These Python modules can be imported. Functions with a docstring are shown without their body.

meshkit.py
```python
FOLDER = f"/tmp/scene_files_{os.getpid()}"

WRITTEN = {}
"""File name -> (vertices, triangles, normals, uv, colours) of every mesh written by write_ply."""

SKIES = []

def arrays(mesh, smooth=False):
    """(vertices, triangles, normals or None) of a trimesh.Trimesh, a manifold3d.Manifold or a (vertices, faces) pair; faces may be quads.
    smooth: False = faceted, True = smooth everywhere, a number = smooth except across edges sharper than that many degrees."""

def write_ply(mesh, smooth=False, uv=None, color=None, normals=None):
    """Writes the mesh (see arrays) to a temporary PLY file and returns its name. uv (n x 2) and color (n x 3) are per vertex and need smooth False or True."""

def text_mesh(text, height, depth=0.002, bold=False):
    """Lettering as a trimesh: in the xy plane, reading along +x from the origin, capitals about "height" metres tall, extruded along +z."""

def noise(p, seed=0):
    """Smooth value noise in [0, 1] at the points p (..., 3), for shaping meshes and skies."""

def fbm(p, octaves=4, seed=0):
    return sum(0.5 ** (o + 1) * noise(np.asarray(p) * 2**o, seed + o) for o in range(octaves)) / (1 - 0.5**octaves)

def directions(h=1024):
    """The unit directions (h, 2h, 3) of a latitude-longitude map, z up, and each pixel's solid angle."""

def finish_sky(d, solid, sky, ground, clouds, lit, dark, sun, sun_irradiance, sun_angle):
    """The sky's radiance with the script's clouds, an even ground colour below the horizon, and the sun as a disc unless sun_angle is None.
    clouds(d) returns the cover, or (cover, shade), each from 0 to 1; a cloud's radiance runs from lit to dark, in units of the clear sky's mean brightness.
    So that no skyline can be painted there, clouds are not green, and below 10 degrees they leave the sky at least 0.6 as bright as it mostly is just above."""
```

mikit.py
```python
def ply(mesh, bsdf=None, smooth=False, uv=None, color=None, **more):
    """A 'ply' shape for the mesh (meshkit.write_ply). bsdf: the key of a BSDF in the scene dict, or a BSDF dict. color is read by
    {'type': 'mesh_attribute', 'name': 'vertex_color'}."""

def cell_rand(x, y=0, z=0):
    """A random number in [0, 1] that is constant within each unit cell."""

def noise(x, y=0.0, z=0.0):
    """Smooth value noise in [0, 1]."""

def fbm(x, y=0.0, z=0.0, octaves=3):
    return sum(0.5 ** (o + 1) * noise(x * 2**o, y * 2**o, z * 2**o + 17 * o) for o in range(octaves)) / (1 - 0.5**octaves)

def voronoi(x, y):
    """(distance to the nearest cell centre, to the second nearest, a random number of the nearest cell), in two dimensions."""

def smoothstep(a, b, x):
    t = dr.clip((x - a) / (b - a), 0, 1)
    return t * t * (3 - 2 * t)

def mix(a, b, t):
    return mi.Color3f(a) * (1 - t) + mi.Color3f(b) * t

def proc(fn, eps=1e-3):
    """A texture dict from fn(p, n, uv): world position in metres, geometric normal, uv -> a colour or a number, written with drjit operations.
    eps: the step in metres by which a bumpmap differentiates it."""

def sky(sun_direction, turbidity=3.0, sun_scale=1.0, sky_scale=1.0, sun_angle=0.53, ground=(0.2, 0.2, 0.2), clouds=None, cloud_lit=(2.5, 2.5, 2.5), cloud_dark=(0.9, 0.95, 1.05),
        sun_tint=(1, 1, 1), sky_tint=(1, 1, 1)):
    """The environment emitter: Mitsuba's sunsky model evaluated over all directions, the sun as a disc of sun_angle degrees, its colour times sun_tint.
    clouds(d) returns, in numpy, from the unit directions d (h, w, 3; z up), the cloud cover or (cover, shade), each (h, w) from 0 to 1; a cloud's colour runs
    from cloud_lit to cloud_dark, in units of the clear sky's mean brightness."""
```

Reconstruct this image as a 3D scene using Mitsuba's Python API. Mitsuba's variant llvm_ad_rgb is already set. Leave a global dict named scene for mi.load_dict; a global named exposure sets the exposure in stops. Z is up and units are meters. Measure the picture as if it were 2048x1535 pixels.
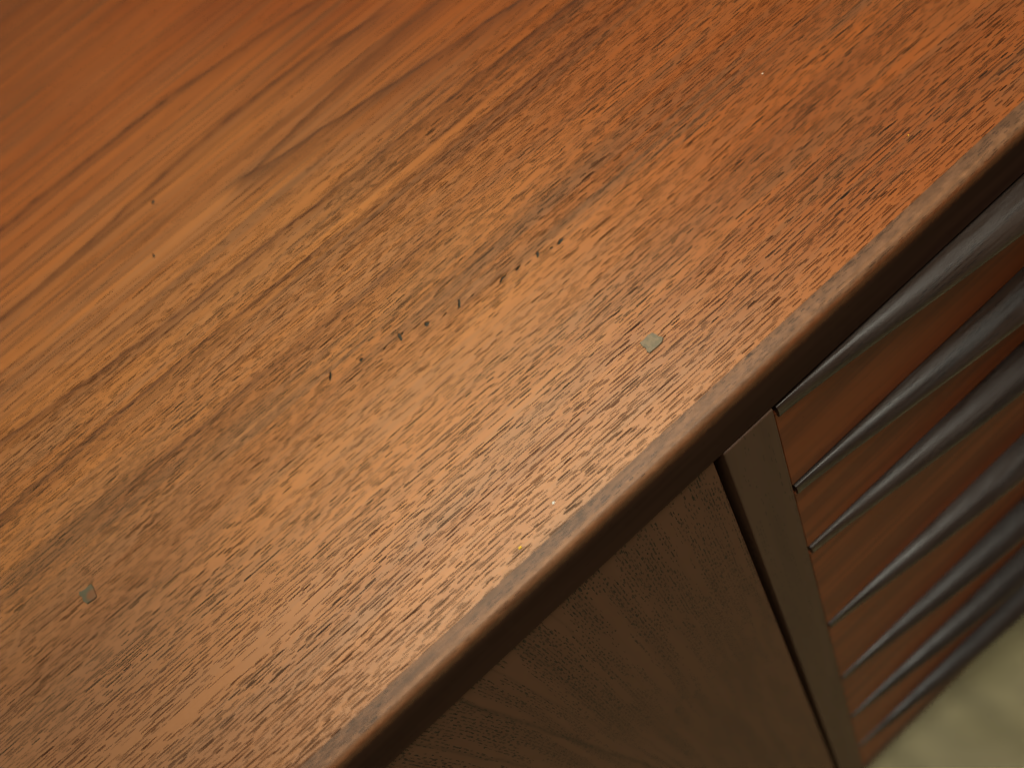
import math, random
import numpy as np, trimesh, manifold3d as m3
import drjit as dr, mitsuba as mi
import mikit, meshkit
from mikit import proc, noise, fbm, cell_rand, smoothstep, mix
from shapely.geometry import Polygon

scene, labels = {"type": "scene"}, {}
T = mi.ScalarTransform4f
random.seed(7)
rng = np.random.default_rng(7)
MM = 0.001
H = 0.900                       # height of the sideboard's top above the floor; z below is given relative to the top

# ---------------------------------------------------------------- camera, light, exposure
CAM = np.array([-0.09292686, -0.13740583, 0.26774555 + H])
VIEW = np.array([0.0949886, 0.59120588, -0.80090747])
UP = np.array([0.6640734, 0.5617356, 0.49341629])
scene["camera"] = {"type": "thinlens", "fov": math.degrees(2 * math.atan(1024 / 1899.0)), "fov_axis": "x", "near_clip": 0.02, "far_clip": 60.0,
                   "aperture_radius": 0.0022, "focus_distance": 0.350,
                   "to_world": T().look_at(origin=CAM.tolist(), target=(CAM + VIEW).tolist(), up=UP.tolist())}
exposure = -0.07
scene["room_light"] = {"type": "constant", "sampling_weight": 0.35, "radiance": {"type": "rgb", "value": [0.074, 0.063, 0.053]}}


def lamp(key, centre, sx, sy, power, label, aim=None, weight=1.0):
    """An unseen overhead lamp: a white housing open below, and in it a glowing diffuser that faces down (or towards aim)."""
    c = np.array(centre, float)
    tf = T().look_at(origin=c.tolist(), target=(c + [0, 0, -1] if aim is None else np.array(aim, float)).tolist(), up=[0, 1, 0])
    scene[key + "__diffuser"] = {"type": "rectangle", "to_world": tf @ T().scale([sx / 2, sy / 2, 1]),
                                 "emitter": {"type": "area", "sampling_weight": weight, "radiance": {"type": "rgb", "value": list(power)}}, "bsdf": {"type": "ref", "id": "white_metal"}}
    b = trimesh.creation.box((sx + 0.04, sy + 0.04, 0.05))
    b.apply_translation((0, 0, -0.03))
    scene[key + "__housing"] = {**mikit.ply(b, "white_metal"), "to_world": tf}
    labels[key] = {"label": label, "category": "lamp"}


scene["white_metal"] = {"type": "twosided", "bsdf": {"type": "principled", "base_color": {"type": "rgb", "value": [0.75, 0.75, 0.73]}, "roughness": 0.5}}
lamp("added_sheen_lamp", (-0.08, 0.20, H + 0.50), 0.44, 0.38, (5.8, 5.3, 3.9), "unseen square warm lamp added over the sideboard top, out of frame")  # added close overhead to give the top its sheen and falloff
lamp("strip_lamp", (0.05, -0.26, H + 1.20), 0.70, 0.40, (8.8, 8.7, 7.5), "dim cool white strip lamp hanging in front of the sideboard, out of frame", weight=0.6)

# ---------------------------------------------------------------- wood
C3 = mi.Color3f


def pores(u, v, L, W, density, seed, wid=0.30, lo=0.18, hi=0.47):
    """Short dark vessels along u (all in mm): one per cell of L x W where the cell's random number is below density."""
    row = dr.floor(v / W)
    cu = u / L + cell_rand(row, seed, 3) * 17.0
    ci = dr.floor(cu)
    r1, r2, r3 = cell_rand(ci, row, seed), cell_rand(ci, row, seed + 1), cell_rand(ci, row, seed + 2)
    half = lo + (hi - lo) * r2 * r2
    du = dr.abs(cu - ci - 0.5 - (r3 - 0.5) * (1 - 2 * half) * 0.9)
    fv = v / W - row - 0.5
    w = wid * (0.55 + 0.75 * r3)
    dv = dr.abs(fv - (cell_rand(ci, row, seed + 9) - 0.5) * (1 - 2 * wid * 1.3))
    taper = dr.clip(1 - dr.square(du / half), 0, 1)
    shape = smoothstep(0.0, 0.35, taper) * (1 - smoothstep(w * 0.5, w, dv / (0.5 + 0.5 * dr.sqrt(taper))))
    rown = noise(row * 7.31 + seed, u / 42.0, seed * 1.7)                 # vessels follow one another in lines
    return (0.45 + 0.55 * cell_rand(ci, row, seed + 5)) * shape * smoothstep(0.0, 0.10, density - (0.45 * r1 + 0.75 * rown - 0.10))


# growth lines of the top veneer that the eye can follow: v = f(u), in mm, with u range and strength
LINES = [
    ([-191.4, -117.6, -94.4, -48.0, 3.3], [356.6, 357.6, 352.4, 346.2, 337.4], 2, 0.85, None),
    ([-211.8, -187, -167, -143.1, -118.6, -93.5, -68.5, -45.3, -17.1, 9.4], [294.4, 293.4, 295.9, 296.8, 298.8, 301.1, 301.8, 299.4, 297.4, 291.4], 3, 0.85, None),
    ([-85.2, -65.8, -49, -27.9, -7.6, 7, 29.7, 50.6], [253.7, 254.9, 258.2, 257.3, 264.6, 266.7, 264.0, 262.2], 2, 0.95, -1),
    ([-83.3, -59.9, -44.1, -24.2, -9.7, 13, 31.6, 54.2, 69.2], [253.1, 253.8, 248.6, 239.2, 237.7, 233.6, 229.5, 225.5, 224.0], 2, 1.0, -1),
    ([-235.9, -201.8, -177.4, -146.3, -128.3, -96.3, -74.6, -46.6, -23.7, -1.3, 21.6, 38.5, 65.8, 85.2], [220.9, 216.2, 215.3, 211.8, 209.2, 205.1, 205.5, 202.7, 203.6, 203.9, 201.6, 201.9, 197.2, 195.2], 3, 1.0, None),
    ([-247.7, -230.3, -187, -157.7, -134.2, -112.8, -92.9, -79.6, -65.6, -41.1, -28.5, -14.5, -2, 68.1, 96.7], [184.8, 184, 184, 183.5, 184.3, 183.7, 182.2, 180.6, 181.6, 179.2, 178.8, 176.8, 177.3, 174.9, 172.8], 3, 0.8, None),
    ([-192.9, -146.9, -122.8, -87.7, -53.5], [146.0, 145.2, 145.7, 145.9, 142.3], 2, 0.55, None),
]
FITS = [(np.polyfit(np.array(a) / 100, b, n), min(a) / 100 - 0.35, max(a) / 100 + 0.35, s, side) for a, b, n, s, side in LINES]


def top_fields(p):
    u, v = p.x * 1000.0, p.y * 1000.0
    vv = v + 0.02 * u + 3.0 * (noise(u / 110, v / 40, 1.3) - 0.5) + 0.8 * (noise(u / 34, v / 12, 5.1) - 0.5)
    return u, v, vv


def top_pore(p):
    u, v, vv = top_fields(p)
    near = 1 - smoothstep(150.0, 260.0, v + 0.1 * u)
    band = fbm(vv / 7.0, u / 130.0, 2.2, octaves=2)
    patch = noise(vv / 2.3, u / 34.0, 9.7)
    mid = dr.exp(-dr.square((v - 108.0 + 0.16 * u + 4 * (noise(u / 60.0, 3.3) - 0.5)) / 16.0))
    dens = (0.20 + 0.92 * near + 0.16 * mid) * smoothstep(0.10 - 0.08 * near, 0.64, 0.22 * smoothstep(34.0, 12.0, v) + 0.5 * band + 0.5 * patch + 0.06)
    dens = dr.maximum(dens, 0.48 * near)
    a = pores(u, vv, 11.0, 1.55, dens, 11, 0.195, 0.16, 0.48)
    b = pores(u, vv + 0.37, 20.0, 2.00, dens * 0.95, 23, 0.150, 0.18, 0.48)
    c = pores(u, vv + 0.11, 6.5, 1.40, dens * 0.8, 37, 0.195)
    far = 1 - smoothstep(230.0, 330.0, v + 0.1 * u)
    long = pores(u, vv + 0.7, 42.0, 2.00, (0.18 + 0.58 * far + 0.15 * mid) * smoothstep(0.22, 0.60, 0.5 * patch + 0.5 * band), 53, 0.118, 0.22, 0.49)
    return dr.maximum(dr.maximum(a, b), dr.maximum(c * 0.8, long))


def top_colour(p, n, uv):
    u, v, vv = top_fields(p)
    pore = top_pore(p)
    wide = fbm(vv / 22.0, u / 420.0, 0.7, octaves=2)
    band = fbm(vv / 7.0, u / 130.0, 2.2, octaves=2)
    fine = noise(vv / 1.1, u / 26.0, 4.4)
    hair = noise(vv / 0.55, u / 30.0, 6.4)
    fleck = noise(vv / 1.6, u / 16.0, 3.9)
    t = 0.36 * smoothstep(0.30, 0.72, band) + 0.20 * (fine - 0.5) + 0.16 * (hair - 0.5) + 0.55 * (wide - 0.5) + 0.14 * (fleck - 0.5)
    col = mix((0.42, 0.170, 0.052), (0.250, 0.092, 0.031), dr.clip(t + 0.10, 0, 1))
    # greyish pink flecks between the orange ones
    mauve = smoothstep(0.45, 0.75, noise(vv / 1.9, u / 36.0, 41.0)) * 0.6 + 0.4 * smoothstep(0.45, 0.7, noise(vv / 9.0, u / 55.0, 43.0))
    col = mix(col, (0.285, 0.150, 0.078), mauve * 0.42)
    # redder towards the right-hand drawers, where the veneer leaf is ruddier
    red = smoothstep(-60.0, 110.0, u + 0.12 * v)
    col = mix(col, col * C3(0.80, 0.56, 0.42), red)
    col = mix(col, col * C3(0.92, 0.68, 0.56), smoothstep(190.0, 420.0, v))
    dull = smoothstep(-110.0, -260.0, u) * smoothstep(190.0, 90.0, v)
    col = mix(col, (0.165, 0.082, 0.045), dull * 0.75)
    # thin darker lines of the finer rings
    ring = smoothstep(0.60, 0.82, noise(vv / 1.7, u / 170.0, 21.0)) * (0.4 + 0.6 * noise(u / 25.0, vv / 3.0, 31.0))
    col = mix(col, (0.105, 0.040, 0.018), ring * 0.55 * smoothstep(120.0, 190.0, v))
    # grey-brown streaks
    streak = smoothstep(0.56, 0.74, noise(vv / 2.6, u / 75.0, 12.5)) * (0.35 + 0.65 * smoothstep(0.4, 0.6, noise(vv / 16.0, u / 160.0, 7.5)))
    col = mix(col, (0.150, 0.072, 0.034), streak * 0.45)
    # growth lines
    x = u / 100.0
    for k, (c, lo, hi, s, side) in enumerate(FITS):
        f = mi.Float(float(c[0]))
        xc = dr.clip(x, lo, hi)
        for a in c[1:]:
            f = f * xc + float(a)
        d = v - f + 1.6 * (noise(u / 13.0, k * 5.3) - 0.5) + 0.5 * (noise(u / 3.5, k * 9.1) - 0.5)
        if side is None:
            on = s * smoothstep(0, 0.3, x - lo) * smoothstep(0, 0.3, hi - x)
        else:
            on = s * smoothstep(-0.98, -0.72, x) * smoothstep(0, 0.3, hi - x)
        w = (2.4 if k < 2 else 1.2) * (0.5 + noise(u / 21.0, k * 3.1))
        line = dr.exp(-dr.square(d / w)) * (0.55 + 0.45 * noise(u / 6.0, k * 7.7))
        shade = dr.select(d > 0, dr.exp(-d / 1.2), dr.exp(d / 6.5)) * 0.62
        col = mix(col, (0.075, 0.030, 0.016), dr.clip(on * dr.maximum(line * 1.0, shade * (0.7 + 0.6 * hair)), 0, 1))
    # mineral-dark streak through the middle of the leaf
    mid = dr.exp(-dr.square((v - 108.0 + 0.16 * u + 4 * (noise(u / 60.0, 3.3) - 0.5)) / 13.0))
    col = mix(col, (0.150, 0.078, 0.042), mid * smoothstep(0.45, 0.75, noise(vv / 1.9, u / 48.0, 2.9)) * 0.45)
    dark = mix((0.030, 0.010, 0.005), (0.017, 0.013, 0.010), smoothstep(0.35, 0.65, noise(vv / 12.0, u / 90.0, 15.0) + 0.25 * mid))
    return mix(col, dark, pore)


def wood(light, dark, pore_col, axes, seed, pl=3.0, pw=0.7, dens=0.5, strength=0.9, fibre=1.0, wander=0.0):
    """Plain wood with its grain along one axis: axes(p) gives u (along) and v (across) in mm."""
    def fn(p, n, uv):
        u, v = axes(p)
        vv = v + 1.6 * (noise(u / 60, v / 30, seed) - 0.5) + 0.6 * (noise(u / 14, v / 8, seed + 2.0) - 0.5)
        if wander:
            vv = vv + wander * (noise(u / 120, v / 70, seed + 6.0) - 0.5)
        band = fbm(vv / 6.0, u / 110.0, seed + 1.0, octaves=2)
        hair = noise(vv / 0.6, u / 14.0, seed + 3.0)
        t = smoothstep(0.28, 0.74, band) * 0.8 + 0.35 * fibre * (hair - 0.5)
        col = mix(light, dark, dr.clip(t, 0, 1))
        d = dens * smoothstep(0.25, 0.7, 0.5 * band + 0.5 * noise(vv / 2.4, u / 28.0, seed + 5.0))
        q = dr.maximum(pores(u, vv, pl, pw, d, int(seed * 10) + 1, 0.30), pores(u, vv + 0.3, pl * 1.6, pw * 1.3, d * 0.7, int(seed * 10) + 7, 0.22))
        return mix(col, pore_col, q * strength)
    return fn


def principled(colour, rough, spec=0.5, **k):
    return {"type": "principled", "base_color": proc(colour), "roughness": rough, "specular": spec, **k}


scene["top_veneer"] = {"type": "twosided", "bsdf": {"type": "blendbsdf", "weight": proc(lambda p, n, uv: top_pore(p)),
                       "bsdf_0": principled(top_colour, 0.36, 0.55), "bsdf_1": {"type": "diffuse", "reflectance": proc(top_colour)}}}
along_x = lambda p: (p.x * 1000.0, (p.y + p.z) * 1000.0)
along_z = lambda p: (p.z * 1000.0, (p.x + 0.7 * p.y) * 1000.0)
door_ax = lambda p: (p.z * 1000.0, (p.x + 0.10 * (p.z - H) * smoothstep(-0.115, -0.15, p.x)) * 1000.0)
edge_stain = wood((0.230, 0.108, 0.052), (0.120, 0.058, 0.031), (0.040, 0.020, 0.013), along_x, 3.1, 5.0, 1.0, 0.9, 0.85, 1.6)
edge_face_shade = wood((0.096, 0.046, 0.031), (0.068, 0.033, 0.023), (0.02, 0.010, 0.007), along_x, 3.1, 2.6, 0.9, 0.30, 0.6)


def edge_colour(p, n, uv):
    """Dark stain, with the red arris glow and the shade below painted in."""
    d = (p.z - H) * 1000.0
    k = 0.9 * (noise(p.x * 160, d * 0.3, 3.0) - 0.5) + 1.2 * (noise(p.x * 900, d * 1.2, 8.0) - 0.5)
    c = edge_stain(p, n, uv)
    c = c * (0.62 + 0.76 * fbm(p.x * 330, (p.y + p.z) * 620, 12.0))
    c = mix(c, edge_face_shade(p, n, uv), smoothstep(-3.4, -6.5, d + k))
    arris_glow = smoothstep(-1.0, -2.2, d + 0.6 * k) * (1 - smoothstep(-4.0, -8.0, d + 1.5 * k)) * (0.5 + 0.5 * noise(p.x * 55, 2.0))
    return mix(c, C3(0.26, 0.068, 0.016), arris_glow * (0.40 + 0.35 * smoothstep(-0.05, 0.08, p.x)))


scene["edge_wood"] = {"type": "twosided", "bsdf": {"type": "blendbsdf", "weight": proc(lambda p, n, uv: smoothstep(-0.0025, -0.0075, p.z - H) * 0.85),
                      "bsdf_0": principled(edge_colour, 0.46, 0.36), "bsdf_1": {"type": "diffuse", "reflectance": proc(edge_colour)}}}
scene["frame_wood"] = {"type": "twosided", "bsdf": principled(wood((0.165, 0.088, 0.054), (0.135, 0.072, 0.045), (0.05, 0.03, 0.02), along_z, 5.3, 4.5, 1.2, 0.6, 0.75), 0.5, 0.22)}
door_base = wood((0.225, 0.098, 0.053), (0.190, 0.082, 0.045), (0.018, 0.010, 0.008), door_ax, 7.7, 4.6, 1.35, 1.25, 1.0, 0.8, 5.0)


def door_colour(p, n, uv):
    """The door's veneer, with a few dark growth lines that lean as they run down."""
    x, z = p.x * 1000.0, (p.z - H) * 1000.0
    c = door_base(p, n, uv)
    for x0, lean, w, k in ((-149.8, 0.098, 1.0, 0.75), (-133.5, 0.055, 0.6, 0.35), (-120.0, 0.02, 0.6, 0.4), (-104.0, 0.0, 0.5, 0.3), (-171.0, 0.12, 0.8, 0.5)):
        d = x - x0 + lean * z + 1.2 * (noise(z / 17.0, x0) - 0.5)
        c = mix(c, (0.035, 0.018, 0.011), k * dr.exp(-dr.square(d / w)) * (0.3 + 0.7 * noise(z / 2.2, x0, x / 0.8)))
    return c


scene["door_veneer"] = {"type": "twosided", "bsdf": principled(door_colour, 0.5, 0.22)}
scene["drawer_veneer"] = {"type": "twosided", "bsdf": principled(wood((0.34, 0.080, 0.018), (0.20, 0.046, 0.013), (0.08, 0.022, 0.010), along_x, 9.1, 3.5, 0.6, 0.40, 0.5), 0.45, 0.3)}
scene["pull_wood"] = {"type": "twosided", "bsdf": principled(wood((0.056, 0.031, 0.020), (0.028, 0.016, 0.011), (0.008, 0.006, 0.005), along_x, 4.7, 6.0, 1.0, 0.9, 0.9), proc(lambda p, n, uv: 0.24 + 0.34 * noise(p.x * 60, (p.y + p.z) * 900, 4.0)), 1.0)}
scene["inner_wood"] = {"type": "twosided", "bsdf": {"type": "principled", "base_color": {"type": "rgb", "value": [0.03, 0.018, 0.012]}, "roughness": 0.7}}


def chip_colour(p, n, uv):
    a = fbm(p.x * 900, p.y * 900, 1.0)
    return mix((0.180, 0.130, 0.074), (0.130, 0.102, 0.062), smoothstep(0.3, 0.7, a))


scene["old_filler"] = {"type": "twosided", "bsdf": principled(chip_colour, 0.34, 0.5)}
scene["glossy_filler"] = {"type": "twosided", "bsdf": {"type": "principled", "roughness": 0.14, "specular": 0.6,
                          "base_color": proc(lambda p, n, uv: mix((0.098, 0.090, 0.062), (0.16, 0.078, 0.042), smoothstep(0.0032, 0.0012, dr.norm(mi.Vector2f(p.x + 0.2265, p.y - 0.1165)))))}}
scene["dent_dirt"] = {"type": "twosided", "bsdf": {"type": "principled", "base_color": {"type": "rgb", "value": [0.045, 0.036, 0.026]}, "roughness": 0.6}}


def floor_colour(p, n, uv):
    a = fbm(p.x * 14 + p.y * 5, p.y * 16, 2.0)
    b = noise(p.x * 40, p.y * 14, 5.0)
    c = mix((0.82, 0.71, 0.40), (0.66, 0.57, 0.30), smoothstep(0.2, 0.8, a))
    return c * (0.85 + 0.3 * b)


scene["floor_finish"] = {"type": "twosided", "bsdf": principled(floor_colour, 0.6, 0.3)}
scene["white_dust"] = {"type": "twosided", "bsdf": {"type": "diffuse", "reflectance": {"type": "rgb", "value": [0.85, 0.85, 0.78]}}}
scene["yellow_dust"] = {"type": "twosided", "bsdf": {"type": "diffuse", "reflectance": {"type": "rgb", "value": [0.80, 0.52, 0.06]}}}

# ---------------------------------------------------------------- mesh helpers
def box(x0, x1, y0, y1, z0, z1, r=0.0):
    """A box, its edges rounded by r; z relative to the top."""
    if r <= 0:
        b = trimesh.creation.box((x1 - x0, y1 - y0, z1 - z0))
        b.apply_translation(((x0 + x1) / 2, (y0 + y1) / 2, (z0 + z1) / 2 + H))
        return b
    s = m3.Manifold.sphere(r, 16)
    c = [s.translate((x, y, z + H)) for x in (x0 + r, x1 - r) for y in (y0 + r, y1 - r) for z in (z0 + r, z1 - r)]
    return m3.Manifold.batch_hull(c)


def put(key, mesh, bsdf, smooth=35, label=None):
    scene[key] = mikit.ply(mesh, bsdf, smooth=smooth)
    if label:
        labels[key] = {"label": label}


def sweep_x(profile, x0, x1, n=2):
    """A closed (y, z) profile swept along x, with flat ends."""
    p = np.array(profile, float)
    m = trimesh.creation.extrude_polygon(Polygon(p), x1 - x0, engine="earcut")
    v = m.vertices.copy()
    m.vertices = np.c_[v[:, 2] + x0, v[:, 0], v[:, 1] + H]
    m.fix_normals()
    return m


# ---------------------------------------------------------------- floor
fl = trimesh.creation.box((12, 12, 0.05))
fl.apply_translation((0, 0, -0.025))
scene["floor"] = mikit.ply(fl, "floor_finish")
labels["floor"] = {"label": "pale olive beige floor, far out of focus below the drawers", "kind": "structure"}

# ---------------------------------------------------------------- sideboard
X0, X1, D = -0.98, 0.450, 0.640
H1, D1, SW = 0.0316, 0.0058, 0.0237
SMALL, TALL = 0.070, 0.12264
BOTTOM = 0.7806
labels["sideboard"] = {"label": "teak sideboard with scuffed top, plain door and drawers with carved tapering pulls", "category": "sideboard"}

# dents and chips sunk into the top
DENTS = [(-9.3, 95.3, 1.9, 0.8, 20), (-13.5, 95.6, 0.9, 0.6, -10), (-18.8, 97.8, 0.65, 1.7, -35), (-28.1, 99.0, 1.5, 0.5, 10), (-35.2, 100.4, 0.6, 1.9, -60), (-33.6, 100.5, 1.4, 0.45, 15),
         (-47.3, 104.0, 1.3, 0.5, 5), (-53.2, 105.3, 0.7, 2.4, -38), (-67.4, 108.6, 1.35, 1.25, 12), (-78.2, 112.6, 0.75, 2.5, -14), (-76.6, 113.2, 0.9, 0.5, 35),
         (-95.0, 117.1, 1.0, 0.9, 20), (-108.2, 121.1, 0.5, 2.3, -30), (-119.8, 287.8, 0.9, 2.2, -20), (-134.9, 254.1, 0.6, 2.0, -15), (-85.0, 113.5, 1.3, 0.4, 8), (-60.0, 106.0, 1.4, 0.4, 8)]


def pit(cx, cy, a, b, ang, depth, seed, grow=1.0):
    """A little irregular pit as a solid: polygon above the surface tapering to a crooked bottom."""
    r = np.random.default_rng(seed)
    n = 11
    t = np.linspace(0, 2 * np.pi, n, endpoint=False) + r.uniform(-0.15, 0.15, n)
    rad = r.uniform(0.72, 1.15, n)
    q = np.c_[a * np.cos(t) * rad, b * np.sin(t) * rad]
    c, s = math.cos(math.radians(ang)), math.sin(math.radians(ang))
    q = q @ np.array([[c, s], [-s, c]])
    pts = []
    for z, k in ((0.4, 1.12), (0.0, 1.0), (-depth * 0.45, 0.85), (-depth, 0.35)):
        pts.append(np.c_[cx + q[:, 0] * k * grow, cy + q[:, 1] * k * grow, np.full(n, z)])
    pts = np.vstack(pts) * MM + [0, 0, H]
    f = []
    for j in range(3):
        for i in range(n):
            i2 = (i + 1) % n
            f += [[j * n + i, (j + 1) * n + i, (j + 1) * n + i2], [j * n + i, (j + 1) * n + i2, j * n + i2]]
    side = list(f)
    for i in range(1, n - 1):
        f.append([0, i, i + 1])
        f.append([3 * n, 3 * n + i + 1, 3 * n + i])
        side.append([3 * n, 3 * n + i + 1, 3 * n + i])
    return pts, np.array(f), np.array(side), n


slab = m3.Manifold.cube((X1 - X0, D - D1, H1 - 0.004)).translate((X0, D1, H - H1 + 0.004))
for i, (cx, cy, a, b, ang) in enumerate(DENTS):
    pts, f, side, n = pit(cx, cy, a * 1.05, b * 1.05, ang, 1.0, 100 + i)
    tm = trimesh.Trimesh(pts, f)
    tm.fix_normals()
    slab = slab - m3.Manifold(m3.Mesh(np.asarray(tm.vertices, np.float32), np.asarray(tm.faces, np.uint32)))
    lf = side[4 * n:]
    used = np.unique(lf)
    lp = pts.copy()
    lp[:, 2] += 0.00002
    liner = trimesh.Trimesh(lp, lf)
    liner.remove_unreferenced_vertices()
    k = "sideboard__tabletop__dent" + (f"_{i:03d}" if i else "")
    scene[k] = mikit.ply(liner, "dent_dirt")
put("sideboard__tabletop", slab, "top_veneer", False, "orange brown teak veneer top with dark pores, a row of small dents and two chips")


def chip(key, outline, z0, z1, bsdf, label, dome=0.0):
    """A thin flake with a bevelled rim lying in the finish."""
    o = np.array(outline, float)
    c = o.mean(0)
    nrm = (o - c) / np.linalg.norm(o - c, axis=1, keepdims=True)
    rings = [(0.05, z0), (0.0, z1 * 0.8), (-0.10, z1), (-1.0, z1 + dome * 0.6), (-1.9, z1 + dome)]
    n = len(o)
    pts = np.vstack([np.c_[o + nrm * k, np.full(n, z)] for k, z in rings] + [[[c[0], c[1], z1 + dome]]]) * MM + [0, 0, H]
    f = []
    for j in range(len(rings) - 1):
        for i in range(n):
            i2 = (i + 1) % n
            f += [[j * n + i, j * n + i2, (j + 1) * n + i2], [j * n + i, (j + 1) * n + i2, (j + 1) * n + i]]
    b = (len(rings) - 1) * n
    f += [[b + i, b + (i + 1) % n, len(pts) - 1] for i in range(n)]
    tm = trimesh.Trimesh(pts, f)
    tm.fix_normals()
    if tm.face_normals[-1][2] < 0:
        tm.invert()
    put(key, tm, bsdf, 28, label)


chip("sideboard__tabletop__chip", [[-20.58, 36.72], [-18.49, 36.7], [-16.62, 36.95], [-14.94, 36.47], [-14.59, 35.07], [-14.51, 33.37], [-13.77, 32.14], [-15.22, 31.08], [-17.08, 30.84],
     [-19.26, 31.0], [-21.08, 31.04], [-21.33, 32.28], [-20.61, 33.59], [-20.87, 34.85]], -0.2, 0.55, "old_filler", "flat grey green chip in the veneer near the front edge")
chip("sideboard__tabletop__chip_001", [[-230.52, 122.21], [-229.59, 121.56], [-228.08, 121.15], [-226.59, 121.3], [-225.26, 121.06], [-225.05, 119.22], [-225.25, 116.99], [-225.28, 114.61],
     [-226.58, 114.3], [-227.9, 114.54], [-229.63, 114.92], [-230.51, 116.85], [-230.33, 119.07], [-231.05, 120.85]], -0.2, 0.65, "glossy_filler", "small glossy dark green chip at the left of the top", 0.25)

# front edge: a rounded solid lipping, the full thickness of the top
prof = [(D1, -0.00003)]
prof += [(D1 - 0.0042 * t, -0.00003 - 0.00065 * t ** 2) for t in np.linspace(0.15, 1, 8)]
cx, cz, r = 0.0014, -0.0034, 0.0029
prof += [(cx - r * math.cos(a), cz + r * math.sin(a)) for a in np.linspace(math.radians(72), 0, 14)]
prof += [(-0.00148, -0.0045), (-0.0014, -0.0065), (-0.0011, -0.011), (-0.0002, -0.021), (0.0008, -H1 + 0.0005), (0.0014, -H1), (0.030, -H1), (0.030, -H1 + 0.0035), (D1, -H1 + 0.0035)]
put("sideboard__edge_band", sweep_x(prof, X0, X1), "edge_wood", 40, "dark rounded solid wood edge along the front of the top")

# carcass
put("sideboard__stile", box(-SW, 0.0, 0.0002, 0.040, -BOTTOM, -H1 - 0.0002, 0.0008), "frame_wood", 35, "dark upright stile between the door and the drawers")
put("sideboard__stile_001", box(0.4205, X1, 0.0002, 0.040, -BOTTOM, -H1 - 0.0002, 0.0008), "frame_wood")
put("sideboard__stile_002", box(X0, X0 + 0.024, 0.0002, 0.040, -BOTTOM, -H1 - 0.0002, 0.0008), "frame_wood")
put("sideboard__bottom_rail", box(0.0004, 0.4201, 0.0002, 0.045, -BOTTOM, -BOTTOM + 0.017, 0.0008), "frame_wood")
put("sideboard__bottom_rail_001", box(X0 + 0.0244, -SW - 0.0004, 0.0002, 0.045, -BOTTOM, -BOTTOM + 0.017, 0.0008), "frame_wood")
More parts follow.
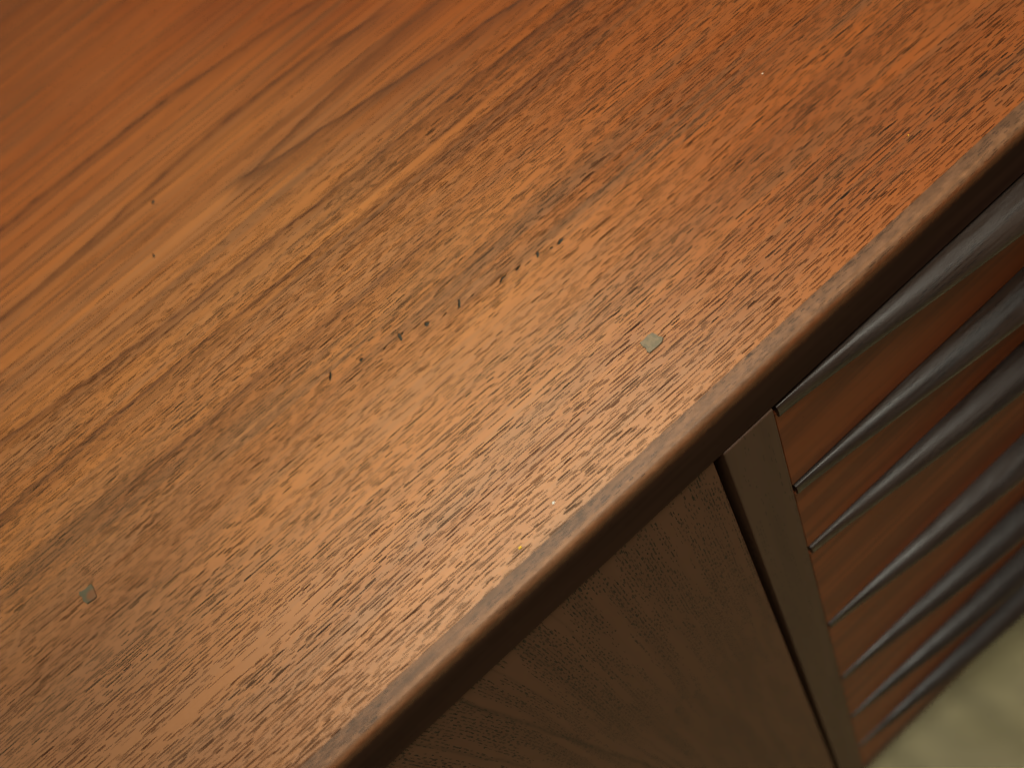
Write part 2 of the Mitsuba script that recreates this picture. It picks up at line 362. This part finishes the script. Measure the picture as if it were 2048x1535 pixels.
put("sideboard__side_panel", box(X1 - 0.018, X1 - 0.0005, 0.0405, D - 0.01, -BOTTOM, -H1 - 0.0002, 0.0008), "frame_wood")
put("sideboard__side_panel_001", box(X0 + 0.0005, X0 + 0.018, 0.0405, D - 0.01, -BOTTOM, -H1 - 0.0002, 0.0008), "frame_wood")
put("sideboard__partition", box(-0.020, -0.004, 0.0405, D - 0.03, -BOTTOM, -H1 - 0.0002, 0.0008), "inner_wood")
put("sideboard__back_panel", box(X0 + 0.0185, X1 - 0.0185, D - 0.022, D - 0.012, -BOTTOM, -H1 - 0.0002), "inner_wood")
put("sideboard__bottom_panel", box(X0 + 0.0185, X1 - 0.0185, 0.0455, D - 0.0225, -BOTTOM + 0.001, -BOTTOM + 0.016), "inner_wood")
DW = -SW - 0.0036
put("sideboard__door", box((X0 + 0.0276 + DW) / 2 + 0.001, DW, 0.0022, 0.022, -BOTTOM + 0.019, -H1 - 0.0012, 0.0009), "door_veneer", 35, "dull brown veneered door with vertical grain under the edge")
put("sideboard__door_001", box(X0 + 0.0276, (X0 + 0.0276 + DW) / 2 - 0.001, 0.0022, 0.022, -BOTTOM + 0.019, -H1 - 0.0012, 0.0009), "door_veneer")


def leg(x, y):
    m = m3.Manifold.cylinder(1.0 * (H - BOTTOM), 0.012, 0.020, 28).translate((x, y, 0))
    return m


for i, (x, y) in enumerate([(X0 + 0.07, 0.08), (X1 - 0.07, 0.08), (X0 + 0.07, D - 0.08), (X1 - 0.07, D - 0.08)]):
    put("sideboard__leg" + (f"_{i:03d}" if i else ""), leg(x, y), "frame_wood")

# drawers: a flat veneered front, and along its top edge a carved pull that swells from nothing at the ends
PX0, PX1 = 0.0018, 0.4187


def pull_mesh(ztop):
    n, m = 140, 40
    xs = PX0 + (PX1 - PX0) * (0.5 - 0.5 * np.cos(np.linspace(0, np.pi, n)))
    s = np.sin(np.pi * (xs - PX0) / (PX1 - PX0))
    e = 0.0012 + 0.0166 * s ** 1.15
    hp = 0.0070 + 0.0090 * s ** 1.2
    rows = []
    for x, ee, h in zip(xs, e, hp):
        th = np.linspace(0, np.pi, m)
        y = -ee * np.abs(np.sin(th)) ** 0.85 + 0.0012
        z = -h * (0.5 - 0.5 * np.cos(th)) ** 0.90
        back = [(0.010, -h), (0.010, 0.0)]
        yz = np.vstack([np.c_[y, z], back])
        rows.append(np.c_[np.full(len(yz), x), yz[:, 0], yz[:, 1] + ztop + H])
    v = np.vstack(rows)
    k = m + 2
    f = []
    for i in range(n - 1):
        for j in range(k):
            j2 = (j + 1) % k
            a, b, c, d = i * k + j, i * k + j2, (i + 1) * k + j2, (i + 1) * k + j
            f += [[a, b, c], [a, c, d]]
    for base, sgn in ((0, 1), ((n - 1) * k, -1)):
        f += [[base, base + j + 1, base + j][::sgn] for j in range(1, k - 1)]
    t = trimesh.Trimesh(v, f)
    t.fix_normals()
    return t


tops = [-H1, -H1 - SMALL] + [-H1 - 2 * SMALL - TALL * i for i in range(5)]
for i, zt in enumerate(tops):
    d = "sideboard__drawer" + (f"_{i:03d}" if i else "")
    zb = tops[i + 1] if i < 6 else -BOTTOM + 0.018
    put(d + "__front", box(0.0008, 0.4197, 0.0016, 0.020, zb + 0.0010, zt - 0.0072, 0.0005), "drawer_veneer")
    put(d + "__pull", pull_mesh(zt - (0.0022 if i == 0 else 0.0004)), "pull_wood")
    put(d + "__box", box(0.012, 0.408, 0.0205, D - 0.06, zb + 0.012, zt - 0.014), "inner_wood")

# ---------------------------------------------------------------- dust on the top
DUST = [(93.3, 90.8, 0.30, "white_dust", "white dust speck on the veneer at the upper right"), (97.4, 26.0, 0.22, "yellow_dust", "tiny yellow dust speck on the veneer near the edge at the right"),
        (-79.4, 13.8, 0.40, "white_dust", "pale dust speck on the veneer close to the middle of the front edge"), (-96.9, 10.0, 0.50, "yellow_dust", "yellow dust speck on the veneer beside the front edge, below centre")]
for i, (x, y, r, b, lab) in enumerate(DUST):
    s = trimesh.creation.icosphere(2, r * MM)
    s.vertices *= 1 + 0.5 * (meshkit.noise(s.vertices / (r * MM) * 1.7 + i * 5)[:, None] - 0.5)
    s.vertices *= [1.3, 0.9, 0.5]
    s.apply_translation((x * MM, y * MM, H + r * MM * 0.3))
    k = "dust_speck" + (f"_{i:03d}" if i else "")
    scene[k] = mikit.ply(s, b)
    labels[k] = {"label": lab, "category": "dust speck"}
